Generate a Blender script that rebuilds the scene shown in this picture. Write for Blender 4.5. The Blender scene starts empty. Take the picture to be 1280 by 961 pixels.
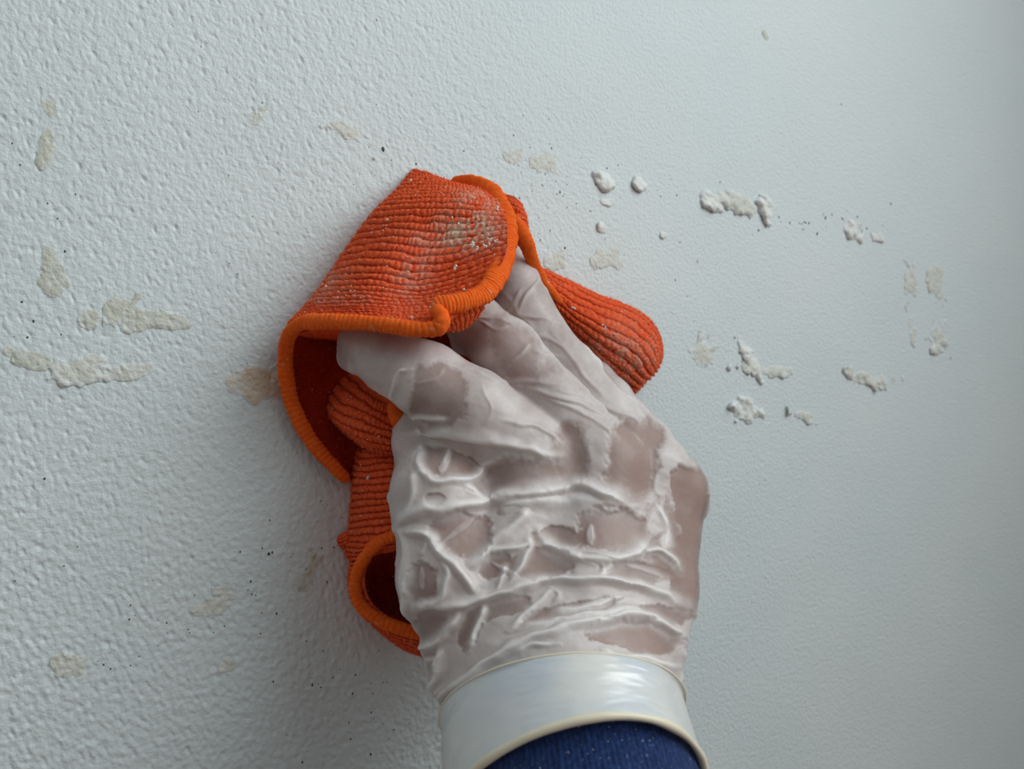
import bpy, math, random
import numpy as np
from mathutils import Matrix, Vector

random.seed(7); rng = np.random.default_rng(7)
SC = bpy.context.scene
COL = SC.collection

# ------------------------------------------------------------------ camera
F_PX = 1000.0                       # focal length in pixels of the 1280 x 961 frame
PHI = math.radians(30)              # the wall recedes to the right
DIST = 0.294                        # camera to wall, metres
R_ = np.array([math.cos(PHI), -math.sin(PHI), 0.0])
U_ = np.array([0.0, 0.0, 1.0])
D_ = np.array([math.sin(PHI), math.cos(PHI), 0.0])
C_ = np.array([0.0, -DIST, 0.0])
cam = bpy.data.cameras.new('camera')
cam.sensor_width = 36.0
cam.lens = 36.0 * F_PX / 1280.0
cam.clip_start = 0.005; cam.clip_end = 50
cam.dof.use_dof = True
cam.dof.focus_distance = 0.275
cam.dof.aperture_fstop = 15.0
camo = bpy.data.objects.new('camera', cam); COL.objects.link(camo)
m = Matrix.Identity(4)
for i in range(3):
    m[i][0] = R_[i]; m[i][1] = U_[i]; m[i][2] = -D_[i]; m[i][3] = C_[i]
camo.matrix_world = m
SC.camera = camo

# ------------------------------------------------------------------ light
world = bpy.data.worlds.new('world'); SC.world = world; world.use_nodes = True
bg = world.node_tree.nodes['Background']
_nt = world.node_tree                      # pale overcast sky above, dim ground below
_tc = _nt.nodes.new('ShaderNodeTexCoord'); _sx = _nt.nodes.new('ShaderNodeSeparateXYZ'); _rp = _nt.nodes.new('ShaderNodeValToRGB')
_mr = _nt.nodes.new('ShaderNodeMapRange'); _mr.inputs['From Min'].default_value = -1; _mr.inputs['From Max'].default_value = 1
_nt.links.new(_tc.outputs['Generated'], _sx.inputs[0]); _nt.links.new(_sx.outputs[2], _mr.inputs[0]); _nt.links.new(_mr.outputs[0], _rp.inputs[0])
_rp.color_ramp.elements[0].position = .40; _rp.color_ramp.elements[0].color = (.29, .20, .16, 1)
_rp.color_ramp.elements[1].position = .80; _rp.color_ramp.elements[1].color = (.84, .95, 1.0, 1)
_nt.links.new(_rp.outputs[0], bg.inputs[0]); bg.inputs[1].default_value = 0.47

def area(name, loc, target, sx, sy, power, colour, spread=180):
    l = bpy.data.lights.new(name, 'AREA'); l.shape = 'RECTANGLE'; l.size = sx; l.size_y = sy
    l.energy = power; l.color = colour; l.spread = math.radians(spread)
    o = bpy.data.objects.new(name, l); COL.objects.link(o)
    o.location = loc
    o.rotation_euler = (Vector(target) - Vector(loc)).to_track_quat('-Z', 'Y').to_euler()
    return o
area('window_light', (0.50, -0.66, 0.50), (-0.55, -0.1, -0.05), 0.80, 0.75, 4.6, (0.93, 0.99, 1.0), 130)

SC.view_settings.view_transform = 'Standard'
SC.view_settings.look = 'None'
SC.view_settings.gamma = 1.0
SC.view_settings.use_curve_mapping = False
SC.view_settings.exposure = -0.10

# ------------------------------------------------------------------ helpers
def S(a):                                   # (px, py, depth mm) -> camera space mm
    a = np.asarray(a, float)
    z = a[..., 2]
    return np.stack([(a[..., 0] - 640) / F_PX * z, -(a[..., 1] - 480.5) / F_PX * z, z], -1)
def W(p):                                   # camera space mm -> world metres
    p = np.asarray(p, float) / 1000.0
    return C_ + p[..., 0:1] * R_ + p[..., 1:2] * U_ + p[..., 2:3] * D_
def unproj(w):                              # world -> (px, py, depth)
    d = w - C_
    x = d @ R_; y = d @ U_; z = d @ D_
    return 640 + F_PX * x / z, 480.5 - F_PX * y / z, z
def wall_at(px, py):                        # pixel -> (X, Z) on the wall plane
    u = (np.asarray(px, float) - 640) / F_PX; v = -(np.asarray(py, float) - 480.5) / F_PX
    t = DIST / (math.cos(PHI) - u * math.sin(PHI))
    return t * (math.sin(PHI) + u * math.cos(PHI)), t * v
def wall_depth(px):
    return 1000 * DIST / (math.cos(PHI) - (px - 640) / F_PX * math.sin(PHI))

def new_mesh(name, verts, faces, mat, parent=None, smooth=True, attrs=None):
    me = bpy.data.meshes.new(name)
    verts = np.asarray(verts, np.float32)
    me.vertices.add(len(verts)); me.vertices.foreach_set('co', verts.ravel())
    if isinstance(faces, np.ndarray):
        k = faces.shape[1]; n = len(faces)
        me.loops.add(n * k); me.loops.foreach_set('vertex_index', faces.astype(np.int32).ravel())
        me.polygons.add(n); me.polygons.foreach_set('loop_start', np.arange(0, n * k, k, dtype=np.int32))
    me.update(calc_edges=True); me.validate()
    me.polygons.foreach_set('use_smooth', np.full(len(me.polygons), smooth))
    if attrs:
        for k, v in attrs.items():
            a = me.attributes.new(k, 'FLOAT', 'POINT'); a.data.foreach_set('value', np.asarray(v, np.float32).ravel())
    if mat: me.materials.append(mat)
    o = bpy.data.objects.new(name, me); COL.objects.link(o)
    if parent: o.parent = parent
    return o

def grid_faces(nu, nv, closed_u=False, off=0):   # index = v * nu + u
    u = np.arange(nu if closed_u else nu - 1); v = np.arange(nv - 1)
    U, V = np.meshgrid(u, v)
    U = U.ravel(); V = V.ravel(); U1 = (U + 1) % nu
    return np.stack([V * nu + U, V * nu + U1, (V + 1) * nu + U1, (V + 1) * nu + U], -1) + off

def catmull(P, t):                           # P (n, ...), t in [0, n-1]
    P = np.asarray(P, float); n = len(P)
    i = np.clip(np.floor(t).astype(int), 0, n - 2); f = t - i
    g = lambda k: P[np.clip(k, 0, n - 1)]
    p0, p1, p2, p3 = g(i - 1), g(i), g(i + 1), g(i + 2)
    p0 = np.where((i == 0).reshape((-1,) + (1,) * (P.ndim - 1)), 2 * p1 - p2, p0)
    p3 = np.where((i == n - 2).reshape((-1,) + (1,) * (P.ndim - 1)), 2 * p2 - p1, p3)
    f = f.reshape((-1,) + (1,) * (P.ndim - 1))
    return 0.5 * (2 * p1 + (-p0 + p2) * f + (2 * p0 - 5 * p1 + 4 * p2 - p3) * f ** 2 + (-p0 + 3 * p1 - 3 * p2 + p3) * f ** 3)

def field(n, m, su, sv, seed, hi=0.0, ang=0.0):  # periodic smooth random field, unit variance; n rows (v), m columns (u)
    r = np.random.default_rng(seed)
    w = np.fft.rfft2(r.standard_normal((n, m)))
    ky = np.fft.fftfreq(n)[:, None] * 2 * math.pi; kx = np.fft.rfftfreq(m)[None] * 2 * math.pi
    c, s = math.cos(ang), math.sin(ang)
    a = (kx * c + ky * s) * su; b = (-kx * s + ky * c) * sv
    g = np.exp(-0.5 * (a * a + b * b))
    if hi: g = g * (1 - np.exp(-0.5 * (a * a + b * b) * hi * hi))
    f = np.fft.irfft2(w * g, s=(n, m))
    return (f - f.mean()) / f.std()
def sample(fd, x, y):                         # bilinear, wrapping
    n, m = fd.shape
    x0 = np.floor(x).astype(int); y0 = np.floor(y).astype(int); fx = x - x0; fy = y - y0
    a = fd[y0 % n, x0 % m]; b = fd[y0 % n, (x0 + 1) % m]; c = fd[(y0 + 1) % n, x0 % m]; d = fd[(y0 + 1) % n, (x0 + 1) % m]
    return (a * (1 - fx) + b * fx) * (1 - fy) + (c * (1 - fx) + d * fx) * fy
def sstep(a, b, x):
    t = np.clip((x - a) / (b - a), 0, 1); return t * t * (3 - 2 * t)

# ------------------------------------------------------------------ materials
def mat(name, base=(.8, .8, .8), rough=.6, **kw):
    mt = bpy.data.materials.new(name); mt.use_nodes = True
    b = mt.node_tree.nodes['Principled BSDF']
    b.inputs['Base Color'].default_value = (*base, 1); b.inputs['Roughness'].default_value = rough
    for k, v in kw.items(): b.inputs[k.replace('_', ' ')].default_value = v
    return mt, mt.node_tree, b
def node(nt, t, **kw):
    n = nt.nodes.new(t)
    for k, v in kw.items():
        if k.startswith('i_'): n.inputs[k[2:].replace('_', ' ')].default_value = v
        else: setattr(n, k, v)
    return n
def noise_bump(nt, b, scale, strength, dist, detail=4, coord=None):
    tc = node(nt, 'ShaderNodeTexCoord')
    nz = node(nt, 'ShaderNodeTexNoise', i_Scale=scale, i_Detail=detail)
    nt.links.new(tc.outputs['Object'], nz.inputs['Vector'])
    bp = node(nt, 'ShaderNodeBump', i_Strength=strength, i_Distance=dist)
    nt.links.new(nz.outputs[0], bp.inputs['Height']); nt.links.new(bp.outputs[0], b.inputs['Normal'])
    return tc, nz, bp
def mixcol(nt, fac, A, B):
    mx = node(nt, 'ShaderNodeMix', data_type='RGBA')
    if hasattr(fac, 'is_output'): nt.links.new(fac, mx.inputs[0])
    else: mx.inputs[0].default_value = fac
    for idx, v in ((6, A), (7, B)):
        if hasattr(v, 'is_output'): nt.links.new(v, mx.inputs[idx])
        else: mx.inputs[idx].default_value = (*v, 1)
    return mx.outputs[2]
def ramp(nt, src, a, b):
    mr = node(nt, 'ShaderNodeMapRange'); mr.inputs['From Min'].default_value = a; mr.inputs['From Max'].default_value = b
    nt.links.new(src, mr.inputs[0]); return mr.outputs[0]

M_wall, nt, b = mat('plaster_paint', (.70, .745, .75), .55)
tc, nz, bp = noise_bump(nt, b, 650, .55, .0009, 6)
n2 = node(nt, 'ShaderNodeTexNoise', i_Scale=9.0, i_Detail=5.0); nt.links.new(tc.outputs['Object'], n2.inputs['Vector'])
nt.links.new(mixcol(nt, ramp(nt, n2.outputs[0], .35, .7), (.67, .745, .75), (.71, .768, .765)), b.inputs['Base Color'])

def residue_mat(name, ca, cb, rough=.55):
    M, nt, b = mat(name, ca, rough)
    tc, nz, bp = noise_bump(nt, b, 700, .6, .0009)
    n2 = node(nt, 'ShaderNodeTexNoise', i_Scale=260.0, i_Detail=4.0); nt.links.new(tc.outputs['Object'], n2.inputs['Vector'])
    at = node(nt, 'ShaderNodeAttribute', attribute_name='body')
    nt.links.new(mixcol(nt, at.outputs['Fac'], (.70, .75, .755), mixcol(nt, ramp(nt, n2.outputs[0], .4, .65), ca, cb)), b.inputs['Base Color'])
    return M
M_cream = residue_mat('cream_residue', (.63, .64, .57), (.70, .715, .67))
M_yellow = residue_mat('yellowed_residue', (.56, .575, .48), (.64, .66, .60))
M_tan = residue_mat('wet_tan_residue', (.60, .48, .34), (.68, .60, .48), .35)
M_chalk = residue_mat('chalky_residue', (.78, .79, .76), (.72, .73, .67))
M_speck, _, _ = mat('dark_dirt', (.035, .045, .04), .7)

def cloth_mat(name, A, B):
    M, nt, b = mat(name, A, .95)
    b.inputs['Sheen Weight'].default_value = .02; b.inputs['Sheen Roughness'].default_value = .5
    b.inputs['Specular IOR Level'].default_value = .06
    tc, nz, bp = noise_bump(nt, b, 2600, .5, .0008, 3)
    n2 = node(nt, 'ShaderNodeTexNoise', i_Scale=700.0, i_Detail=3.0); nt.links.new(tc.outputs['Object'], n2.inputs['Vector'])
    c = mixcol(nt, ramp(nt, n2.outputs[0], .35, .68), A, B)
    tf = node(nt, 'ShaderNodeAttribute', attribute_name='groove_shade')   # painted shade: the grooves between the tufts coloured a deeper red
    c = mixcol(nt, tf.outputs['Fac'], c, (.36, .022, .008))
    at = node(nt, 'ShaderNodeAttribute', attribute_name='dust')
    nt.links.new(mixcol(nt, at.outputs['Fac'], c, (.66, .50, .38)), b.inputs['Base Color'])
    return M
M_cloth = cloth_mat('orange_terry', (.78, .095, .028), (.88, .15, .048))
M_reverse_shaded = cloth_mat('cloth_reverse_shaded', (.32, .020, .006), (.40, .03, .01))  # same orange cloth, darkened to paint in the shade inside the folds
M_edge = cloth_mat('orange_overlock_thread', (.90, .125, .014), (.95, .175, .028))
M_fibre = cloth_mat('orange_fibre', (.86, .17, .05), (.92, .28, .10))
M_crumb, _, _ = mat('white_crumbs', (.74, .70, .62), .7)

# ------------------------------------------------------------------ the wall
FN = 2048; MMPC = 0.30                         # field texel = 0.30 mm
fa = field(FN, FN, 1.3, 3.0, 1, hi=1.6, ang=math.radians(28))     # elongated grains
fb = field(FN, FN, 1.9, 2.5, 2, hi=1.8, ang=math.radians(20))
fc = field(FN, FN, 40, 40, 3)
fd_ = field(FN, FN, 3.5, 6, 4, hi=2.0, ang=math.radians(35))
def wall_h(X, Z):                              # metres the plaster stands proud of the plane y = 0
    x = X * 1000 / MMPC; y = Z * 1000 / MMPC
    a = sample(fa, x, y); b = sample(fb, x, y); c = sample(fc, x, y); d = sample(fd_, x, y)
    amp = 1.0 - 0.72 * sstep(0.12, 0.28, X + .35 * np.maximum(Z, 0))     # trowelled smoother towards the right
    low = sstep(0.02, -0.12, Z)                 # rounder grains lower down
    h = -0.15 * np.maximum(a - 0.7, 0) ** 1.1 + 0.055 * b * (0.45 + low) + 0.03 * d + 0.05 * low * np.maximum(-a, 0)
    return (h * amp * 1.25 + 0.10 * c) / 1000.0

pxs = np.arange(-90, 1390, 1.6)
xs = wall_at(pxs, 480)[0]
def extend(a, lo, hi, first):
    left = [a[0]]; st = first
    while left[-1] > lo: left.append(left[-1] - st); st *= 1.25
    right = [a[-1]]; st = first
    while right[-1] < hi: right.append(right[-1] + st); st *= 1.25
    return np.concatenate([left[:0:-1], a, right[1:]])
xs = extend(xs, -2.2, 2.6, .001)
zs = extend(np.arange(-0.215, 0.215, 0.00056), -1.2, 1.6, .001)
XX, ZZ = np.meshgrid(xs, zs)
fade = 1.0
HH = wall_h(XX, ZZ)
wv = np.stack([XX, -HH, ZZ], -1).reshape(-1, 3)
wall = new_mesh('wall_back', wv, grid_faces(len(xs), len(zs)), M_wall)
wall['kind'] = 'structure'; wall['label'] = 'off-white textured plaster wall'

def residue(px, py, wpx, hpx, ang, H, M, label, seed, rag=.55, lumps=0.5, low=1.2):
    """an adhesive crust stuck to the wall: centre and size taken in the plane of the wall"""
    cx, cz = wall_at(px, py); x1, _ = wall_at(px + wpx / 2, py); _, z1 = wall_at(px, py - hpx / 2)
    a = (x1 - cx); b_ = abs(z1 - cz)
    step = 0.00042
    c, s = math.cos(math.radians(ang)), math.sin(math.radians(ang))
    R = max(a, b_) * 1.5
    n = int(2 * R / step) + 2
    g = np.linspace(-R, R, n); gx, gz = np.meshgrid(g, g)
    ex = (gx * c + gz * s) / a; ez = (-gx * s + gz * c) / b_
    k = 4.5
    f1 = field(n + 40, n + 40, k, k, seed)[:n, :n]; f2 = field(n + 40, n + 40, 2.2, 2.2, seed + 1)[:n, :n]
    f3 = field(n + 40, n + 40, 11, 11, seed + 2)[:n, :n]
    f4 = field(n + 40, n + 40, 1.7, 1.7, seed + 3)[:n, :n]
    f = 1 - (np.abs(ex) ** 2.4 + np.abs(ez) ** 2.4) + rag * (.45 * f1 + .25 * f2 + .45 * f3 + .16 * f4) * (0.6 + 0.6 * (ex ** 2 + ez ** 2))
    keep = f > -0.12
    X = cx + gx; Z = cz + gz
    bulk = np.sqrt(np.clip(f, 0, 1)) * (1 + lumps * (.5 * f3 + .35 * f1) + .12 * f2)
    side = 1 + low * .35 * np.clip(-ex * .4 - ez * .6, -1, 1)     # thicker at the lower left lip
    h = H * (.6 if H < .0008 else .95) * np.clip(bulk, 0.12, None) * side * (f > 0) + np.clip(f, -.12, 0) * 0.004
    Y = -(wall_h(X, Z) + h + 0.00002)
    q = keep[:-1, :-1] & keep[1:, :-1] & keep[:-1, 1:] & keep[1:, 1:]
    vi, ui = np.nonzero(q)
    if len(vi) < 4: return
    F = np.stack([vi * n + ui, vi * n + ui + 1, (vi + 1) * n + ui + 1, (vi + 1) * n + ui], -1)
    used = np.unique(F); mp = -np.ones(n * n, int); mp[used] = np.arange(len(used))
    V = np.stack([X, Y, Z], -1).reshape(-1, 3)[used]
    o = new_mesh('adhesive_residue', V, mp[F], M, wall, attrs={'body': sstep(-.05, .75, f.ravel()[used])})
    if label: o['label'] = label
    return o
mm = 0.001
RES = [
 (62, 135, 20, 34, 8, .25*mm, M_yellow, None, .9),
 (58, 188, 24, 52, -4, .45*mm, M_yellow, 'narrow yellowed upright smear in the top left corner area', .5),
 (62, 322, 18, 32, 0, .2*mm, M_yellow, None, .9),
 (62, 356, 34, 34, 0, .3*mm, M_yellow, None, .9),
 (111, 395, 26, 30, 10, .45*mm, M_yellow, 'squarish yellowish dab at the left end of the middle row', .5),
 (172, 397, 56, 24, 4, .3*mm, M_yellow, None, .95),
 (218, 401, 40, 22, -14, .4*mm, M_yellow, None, .7),
 (292, 408, 42, 14, -6, .25*mm, M_cream, None, .9),
 (14, 440, 12, 20, 10, .25*mm, M_yellow, None, .8),
 (42, 453, 36, 20, -10, .35*mm, M_yellow, None, .7),
 (95, 458, 62, 36, 4, .75*mm, M_cream, 'widest cream crust low on the left side of the wall', .6),
 (168, 463, 76, 22, 8, .6*mm, M_cream, 'long cream crust just right of the widest left crust', .55),
 (324, 478, 100, 50, -6, .7*mm, M_tan, 'wet tan blotch beside the left hem of the orange cloth', .4),
 (388, 715, 18, 44, -25, .2*mm, M_yellow, None, .9),
 (268, 757, 40, 18, 0, .2*mm, M_cream, None, .9),
 (283, 826, 16, 18, 0, .2*mm, M_cream, None, .9),
 (318, 147, 20, 26, -15, .25*mm, M_yellow, None, .9),
 (432, 161, 62, 24, -12, .45*mm, M_cream, 'cream smear above the tip of the orange cloth', .75),
 (640, 196, 26, 16, 0, .2*mm, M_cream, None, .95),
 (684, 208, 30, 24, 10, .3*mm, M_cream, None, .9),
 (755, 226, 28, 24, -20, 1.6*mm, M_chalk, 'rounded chalky lump up and right of the cloth', .4),
 (798, 230, 16, 16, 0, 1.1*mm, M_chalk, None, .5),
 (756, 252, 16, 9, 0, .7*mm, M_chalk, None, .6),
 (752, 287, 12, 14, 0, .8*mm, M_chalk, None, .5),
 (828, 294, 9, 9, 0, .9*mm, M_chalk, None, .5),
 (758, 324, 32, 20, 10, .35*mm, M_cream, None, .95),
 (692, 325, 18, 18, 10, .25*mm, M_cream, None, .95),
 (888, 252, 32, 24, -20, 2.0*mm, M_chalk, 'thick left end of the upper right crust row', .35),
 (920, 255, 52, 22, -10, 1.0*mm, M_cream, 'flat middle of the upper right crust row', .6),
 (960, 263, 26, 30, -40, 1.5*mm, M_chalk, 'ridge ending the upper right crust row', .5),
 (1064, 288, 30, 24, -30, 1.7*mm, M_chalk, 'chalky lump alone right of the upper crust row', .45),
 (1094, 297, 16, 10, 0, .9*mm, M_chalk, None, .7),
 (1137, 352, 14, 36, 0, .6*mm, M_cream, None, .9),
 (1170, 352, 20, 44, 0, .6*mm, M_cream, 'upper upright smear near the right edge', .8),
 (1138, 408, 12, 34, 0, .4*mm, M_cream, None, 1.0),
 (1171, 418, 20, 42, 0, .8*mm, M_cream, 'lower upright smear near the right edge', .75),
 (877, 446, 40, 32, 0, .7*mm, M_cream, 'ragged crust right of the cloth lobe', .85),
 (935, 446, 44, 20, -50, 1.5*mm, M_chalk, 'slanting chalky ridge right of the knuckles', .45),
 (962, 463, 68, 16, -4, .8*mm, M_cream, None, .7),
 (1074, 474, 30, 16, -8, 1.0*mm, M_cream, None, .8),
 (1105, 477, 38, 20, 0, .9*mm, M_cream, 'low crust at the right end of the lower row', .75),
 (932, 515, 36, 30, -25, 1.7*mm, M_chalk, 'bright pointed lump right of the little finger knuckle', .45),
 (1007, 521, 32, 16, -14, .9*mm, M_cream, None, .95),
 (957, 44, 8, 16, 20, .5*mm, M_yellow, 'tiny yellow fleck high on the right', .5),
 (85, 835, 26, 26, 0, .25*mm, M_cream, None, .9),
 (275, 740, 14, 10, 0, .2*mm, M_cream, None, .9),
]
for i, (px, py, w, h, an, H, M, lab, rag) in enumerate(RES):
    residue(px, py, w, h, an, H, M, lab, 100 + 5 * i, rag)

# small dark specks
sp = []
def cluster(n, cx, cy, sx, sy, s0=.10, s1=.28):
    for _ in range(n):
        sp.append((random.gauss(cx, sx), random.gauss(cy, sy), random.uniform(s0, s1)))
cluster(34, 450, 880, 55, 45, .12, .30); cluster(22, 320, 740, 45, 45); cluster(26, 150, 800, 60, 50)
cluster(44, 680, 215, 45, 30); cluster(26, 665, 290, 40, 35); cluster(34, 910, 720, 40, 110, .10, .2)
cluster(18, 780, 250, 60, 40); cluster(34, 300, 200, 190, 100, .08, .2); cluster(22, 60, 300, 60, 180); cluster(30, 1000, 480, 110, 140, .10, .2)
cluster(16, 870, 320, 60, 60); cluster(8, 390, 640, 30, 60); cluster(22, 1020, 278, 45, 9, .2, .5)
sp += [(479, 187, .60), (340, 690, .35), (700, 240, .35), (706, 310, .35), (336, 692, .4), (1222, 63, .2), (402, 685, .3), (1040, 268, .4), (846, 244, .35), (850, 303, .3), (1052, 130, .3), (520, 205, .3)]
V = []; Fs = []
octv = np.array([(1,0,0),(0,0,1),(-1,0,0),(0,0,-1),(0,-1,0),(0,1,0)], float)
octf = np.array([(0,1,4),(1,2,4),(2,3,4),(3,0,4),(1,0,5),(2,1,5),(3,2,5),(0,3,5)])
import bmesh
bm = bmesh.new(); bmesh.ops.create_icosphere(bm, subdivisions=1, radius=1.0)
icv = np.array([v.co[:] for v in bm.verts]); icf = np.array([[v.index for v in f.verts] for f in bm.faces]); bm.free()
for k, (px, py, r) in enumerate(sp):
    x, z = wall_at(px, py); h = float(wall_h(np.array([x]), np.array([z]))[0])
    e = random.uniform(.8, 1.8)
    V.append(icv * rng.uniform(.7, 1.25, (len(icv), 1)) * np.array([r, r * .6, r * e]) * .00135 + np.array([x, -h, z])); Fs.append(icf + len(icv) * k)
o = new_mesh('dirt_specks', np.concatenate(V), np.concatenate(Fs), M_speck, wall, smooth=False)
o['kind'] = 'stuff'

# ------------------------------------------------------------------ the cloth
cloth = bpy.data.objects.new('microfiber_cloth', None); COL.objects.link(cloth)
cloth.location = W(S((480, 420, 290)))
cloth['label'] = 'crumpled ribbed orange microfibre cloth with bright stitched hem, held against the wall'
cloth['category'] = 'cloth'
cl_off = np.array(cloth.location)
PV, PF, PD, PB = [], [], [], []; voff = 0
fibre_src = []
def patch(rows, nu, nv, ribs=0, axis='v', amp=.55, bead=40, seed=0, dustf=None, thick=1.3, wave=.25, keep=True, fuzz=1.0, flip=1, jag=0):
    """a piece of the folded sheet: control rows (px, py, depth) -> fine grid with terry ribs, given thickness"""
    global voff
    n = max(len(r) for r in rows)
    G = np.stack([catmull(S(r), np.linspace(0, len(r) - 1, n * 3)) for r in rows])      # rows x cols x 3
    tv = np.linspace(0, len(rows) - 1, nv); tu = np.linspace(0, G.shape[1] - 1, nu)
    A = catmull(G, tv)                                       # nv x cols x 3
    B = catmull(np.swapaxes(A, 0, 1), tu).swapaxes(0, 1)     # nv x nu x 3
    du = np.gradient(B, axis=1); dv = np.gradient(B, axis=0)
    N = np.cross(du, dv); N /= np.linalg.norm(N, axis=-1, keepdims=True) + 1e-9
    c = N[nv // 2, nu // 2]
    if c[2] * flip > 0: N = -N                                # face the camera side
    uu, vv = np.meshgrid(np.linspace(0, 1, nu), np.linspace(0, 1, nv))
    low = field(nv, nu, nu / 9, nv / 9, seed + 11)
    mid = field(nv, nu, 5, 5, seed + 12); hi = field(nv, nu, 1.1, 1.1, seed + 13)
    s = (vv if axis == 'v' else uu); t = (uu if axis == 'v' else vv)
    h = 0.25 * wave * low + .06 * mid
    gshade_ = np.zeros_like(h)
    if ribs:
        ph = s * ribs + .10 * low + .07 * mid
        idx = np.floor(ph); rr = np.abs(np.sin(math.pi * ph)) ** .55
        off = np.modf(np.abs(np.sin(idx * 12.9898 + seed) * 43758.5453))[0]
        bd = np.abs(np.sin(math.pi * (t * bead + off * 3 + .25 * mid))) ** .6
        h = h + amp * rr * (0.50 + .50 * bd) + .10 * hi * rr
        h = h - amp * .5
        gshade_ = .85 * (1 - sstep(.30, .75, rr * (.55 + .45 * bd)))  # painted groove shade, strongest low between the ribs
    else:
        h = h + .05 * hi
    P = B + N * h[..., None]
    px = 640 + F_PX * P[..., 0] / P[..., 2]; py = 480.5 - F_PX * P[..., 1] / P[..., 2]
    d = np.zeros_like(h)
    if dustf is not None: d = np.clip(dustf(px, py), 0, 1) * np.clip(.55 + .35 * hi + .3 * mid, 0, 1)
    d = np.maximum(d, .30 * sstep(2.6, 3.4, hi))
    front = P.reshape(-1, 3); back = (B - N * thick).reshape(-1, 3)
    # front sheet, back sheet and the rim that joins them
    PV.append(front); PD.append(d.ravel()); PB.append(gshade_.ravel()); PF.append(grid_faces(nu, nv, off=voff)); vo = voff; voff += len(front)
    su = np.unique(np.linspace(0, nu - 1, max(2, nu // 5)).astype(int)); sv = np.unique(np.linspace(0, nv - 1, max(2, nv // 5)).astype(int))
    ids = (sv[:, None] * nu + su[None]).ravel()
    PV.append(back[ids]); PD.append(np.zeros(len(ids))); PB.append(np.zeros(len(ids))); PF.append(grid_faces(len(su), len(sv), off=voff)[:, ::-1])
    nb = len(su); mb = len(sv)
    Bi = lambda i, j: voff + j * nb + i
    rim = []
    for a in range(nb - 1):
        for fv, bj in ((0, 0), (nv - 1, mb - 1)): rim.append((vo + fv * nu + su[a], vo + fv * nu + su[a + 1], Bi(a + 1, bj), Bi(a, bj)))
    for a in range(mb - 1):
        for fu, bi in ((0, 0), (nu - 1, nb - 1)): rim.append((vo + sv[a] * nu + fu, vo + sv[a + 1] * nu + fu, Bi(bi, a + 1), Bi(bi, a)))
    PF.append(np.array(rim)); voff += len(ids)
    if fuzz > 0:
        arr = np.linalg.norm(np.cross(du, dv), axis=-1).ravel()
        cnt = int(arr.sum() * 1.7 * fuzz)
        pick = rng.choice(len(arr), cnt, p=arr / arr.sum())
        fibre_src.append((P.reshape(-1, 3)[pick], N.reshape(-1, 3)[pick], d.ravel()[pick]))
    return P

def flush(name, M, label=None):
    global PV, PF, PD, PB, voff
    o = new_mesh(name, W(np.concatenate(PV)) - cl_off, np.concatenate(PF), M, cloth, attrs={'dust': np.concatenate(PD), 'groove_shade': np.concatenate(PB)})
    if label: o['label'] = label
    PV, PF, PD, PB = [], [], [], []; voff = 0
    return o

def dust_flap(px, py):
    e = lambda cx, cy, a, b, th=0: np.exp(-((((px - cx) * math.cos(th) + (py - cy) * math.sin(th)) / a) ** 2 + ((-(px - cx) * math.sin(th) + (py - cy) * math.cos(th)) / b) ** 2))
    return 1.25 * e(588, 288, 34, 22) + .5 * e(600, 250, 30, 14) + .55 * e(516, 345, 22, 30, .5) + .35 * e(540, 300, 40, 14) + .4 * e(415, 350, 22, 16) + .3 * e(420, 372, 50, 12)

flap = [
 [(560,235,322),(528,217,324),(519,211,318),(546,221,310),(577,234,307),(603,231,304)],
 [(560,262,322),(520,246,322),(500,236,306),(540,232,295),(584,234,292),(618,243,296)],
 [(540,300,318),(490,282,316),(470,264,298),(516,255,282),(574,254,278),(630,262,284)],
 [(520,345,312),(448,330,310),(436,309,293),(492,297,273),(552,302,274),(634,288,274)],
 [(500,385,306),(418,372,302),(406,351,286),(462,345,266),(534,352,268),(630,322,266)],
 [(480,410,302),(392,405,294),(381,384,278),(450,378,260),(522,382,261),(600,368,256)],
 [(470,430,300),(372,420,288),(368,400,271),(440,398,257),(500,404,250),(549,404,247)],
]
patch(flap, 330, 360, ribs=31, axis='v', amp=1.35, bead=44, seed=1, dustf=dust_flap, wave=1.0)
# the ribbed underside showing below the rolled corner
patch([[(548,404,250),(575,388,255),(604,372,260)], [(552,410,254),(578,402,259),(606,384,264)], [(550,414,260),(578,412,266),(600,392,270)]], 60, 30, ribs=9, axis='u', amp=.8, bead=5, seed=2)
# bulging roll under the index finger
patch([
 [(456,462,300),(470,474,296),(486,486,294),(498,496,294),(512,505,294)],
 [(432,472,300),(452,487,289),(474,500,284),(492,510,284),(514,522,286)],
 [(415,492,300),(430,505,286),(458,518,279),(486,530,279),(518,536,284)],
 [(408,512,302),(420,524,288),(448,538,278),(486,548,277),(520,550,284)],
 [(418,530,306),(436,544,292),(460,558,282),(490,564,281),(522,564,287)],
 [(446,548,310),(455,560,302),(470,568,296),(494,572,294),(522,574,294)],
], 150, 150, ribs=10, axis='v', amp=1.2, bead=20, seed=3, wave=.7)
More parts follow.
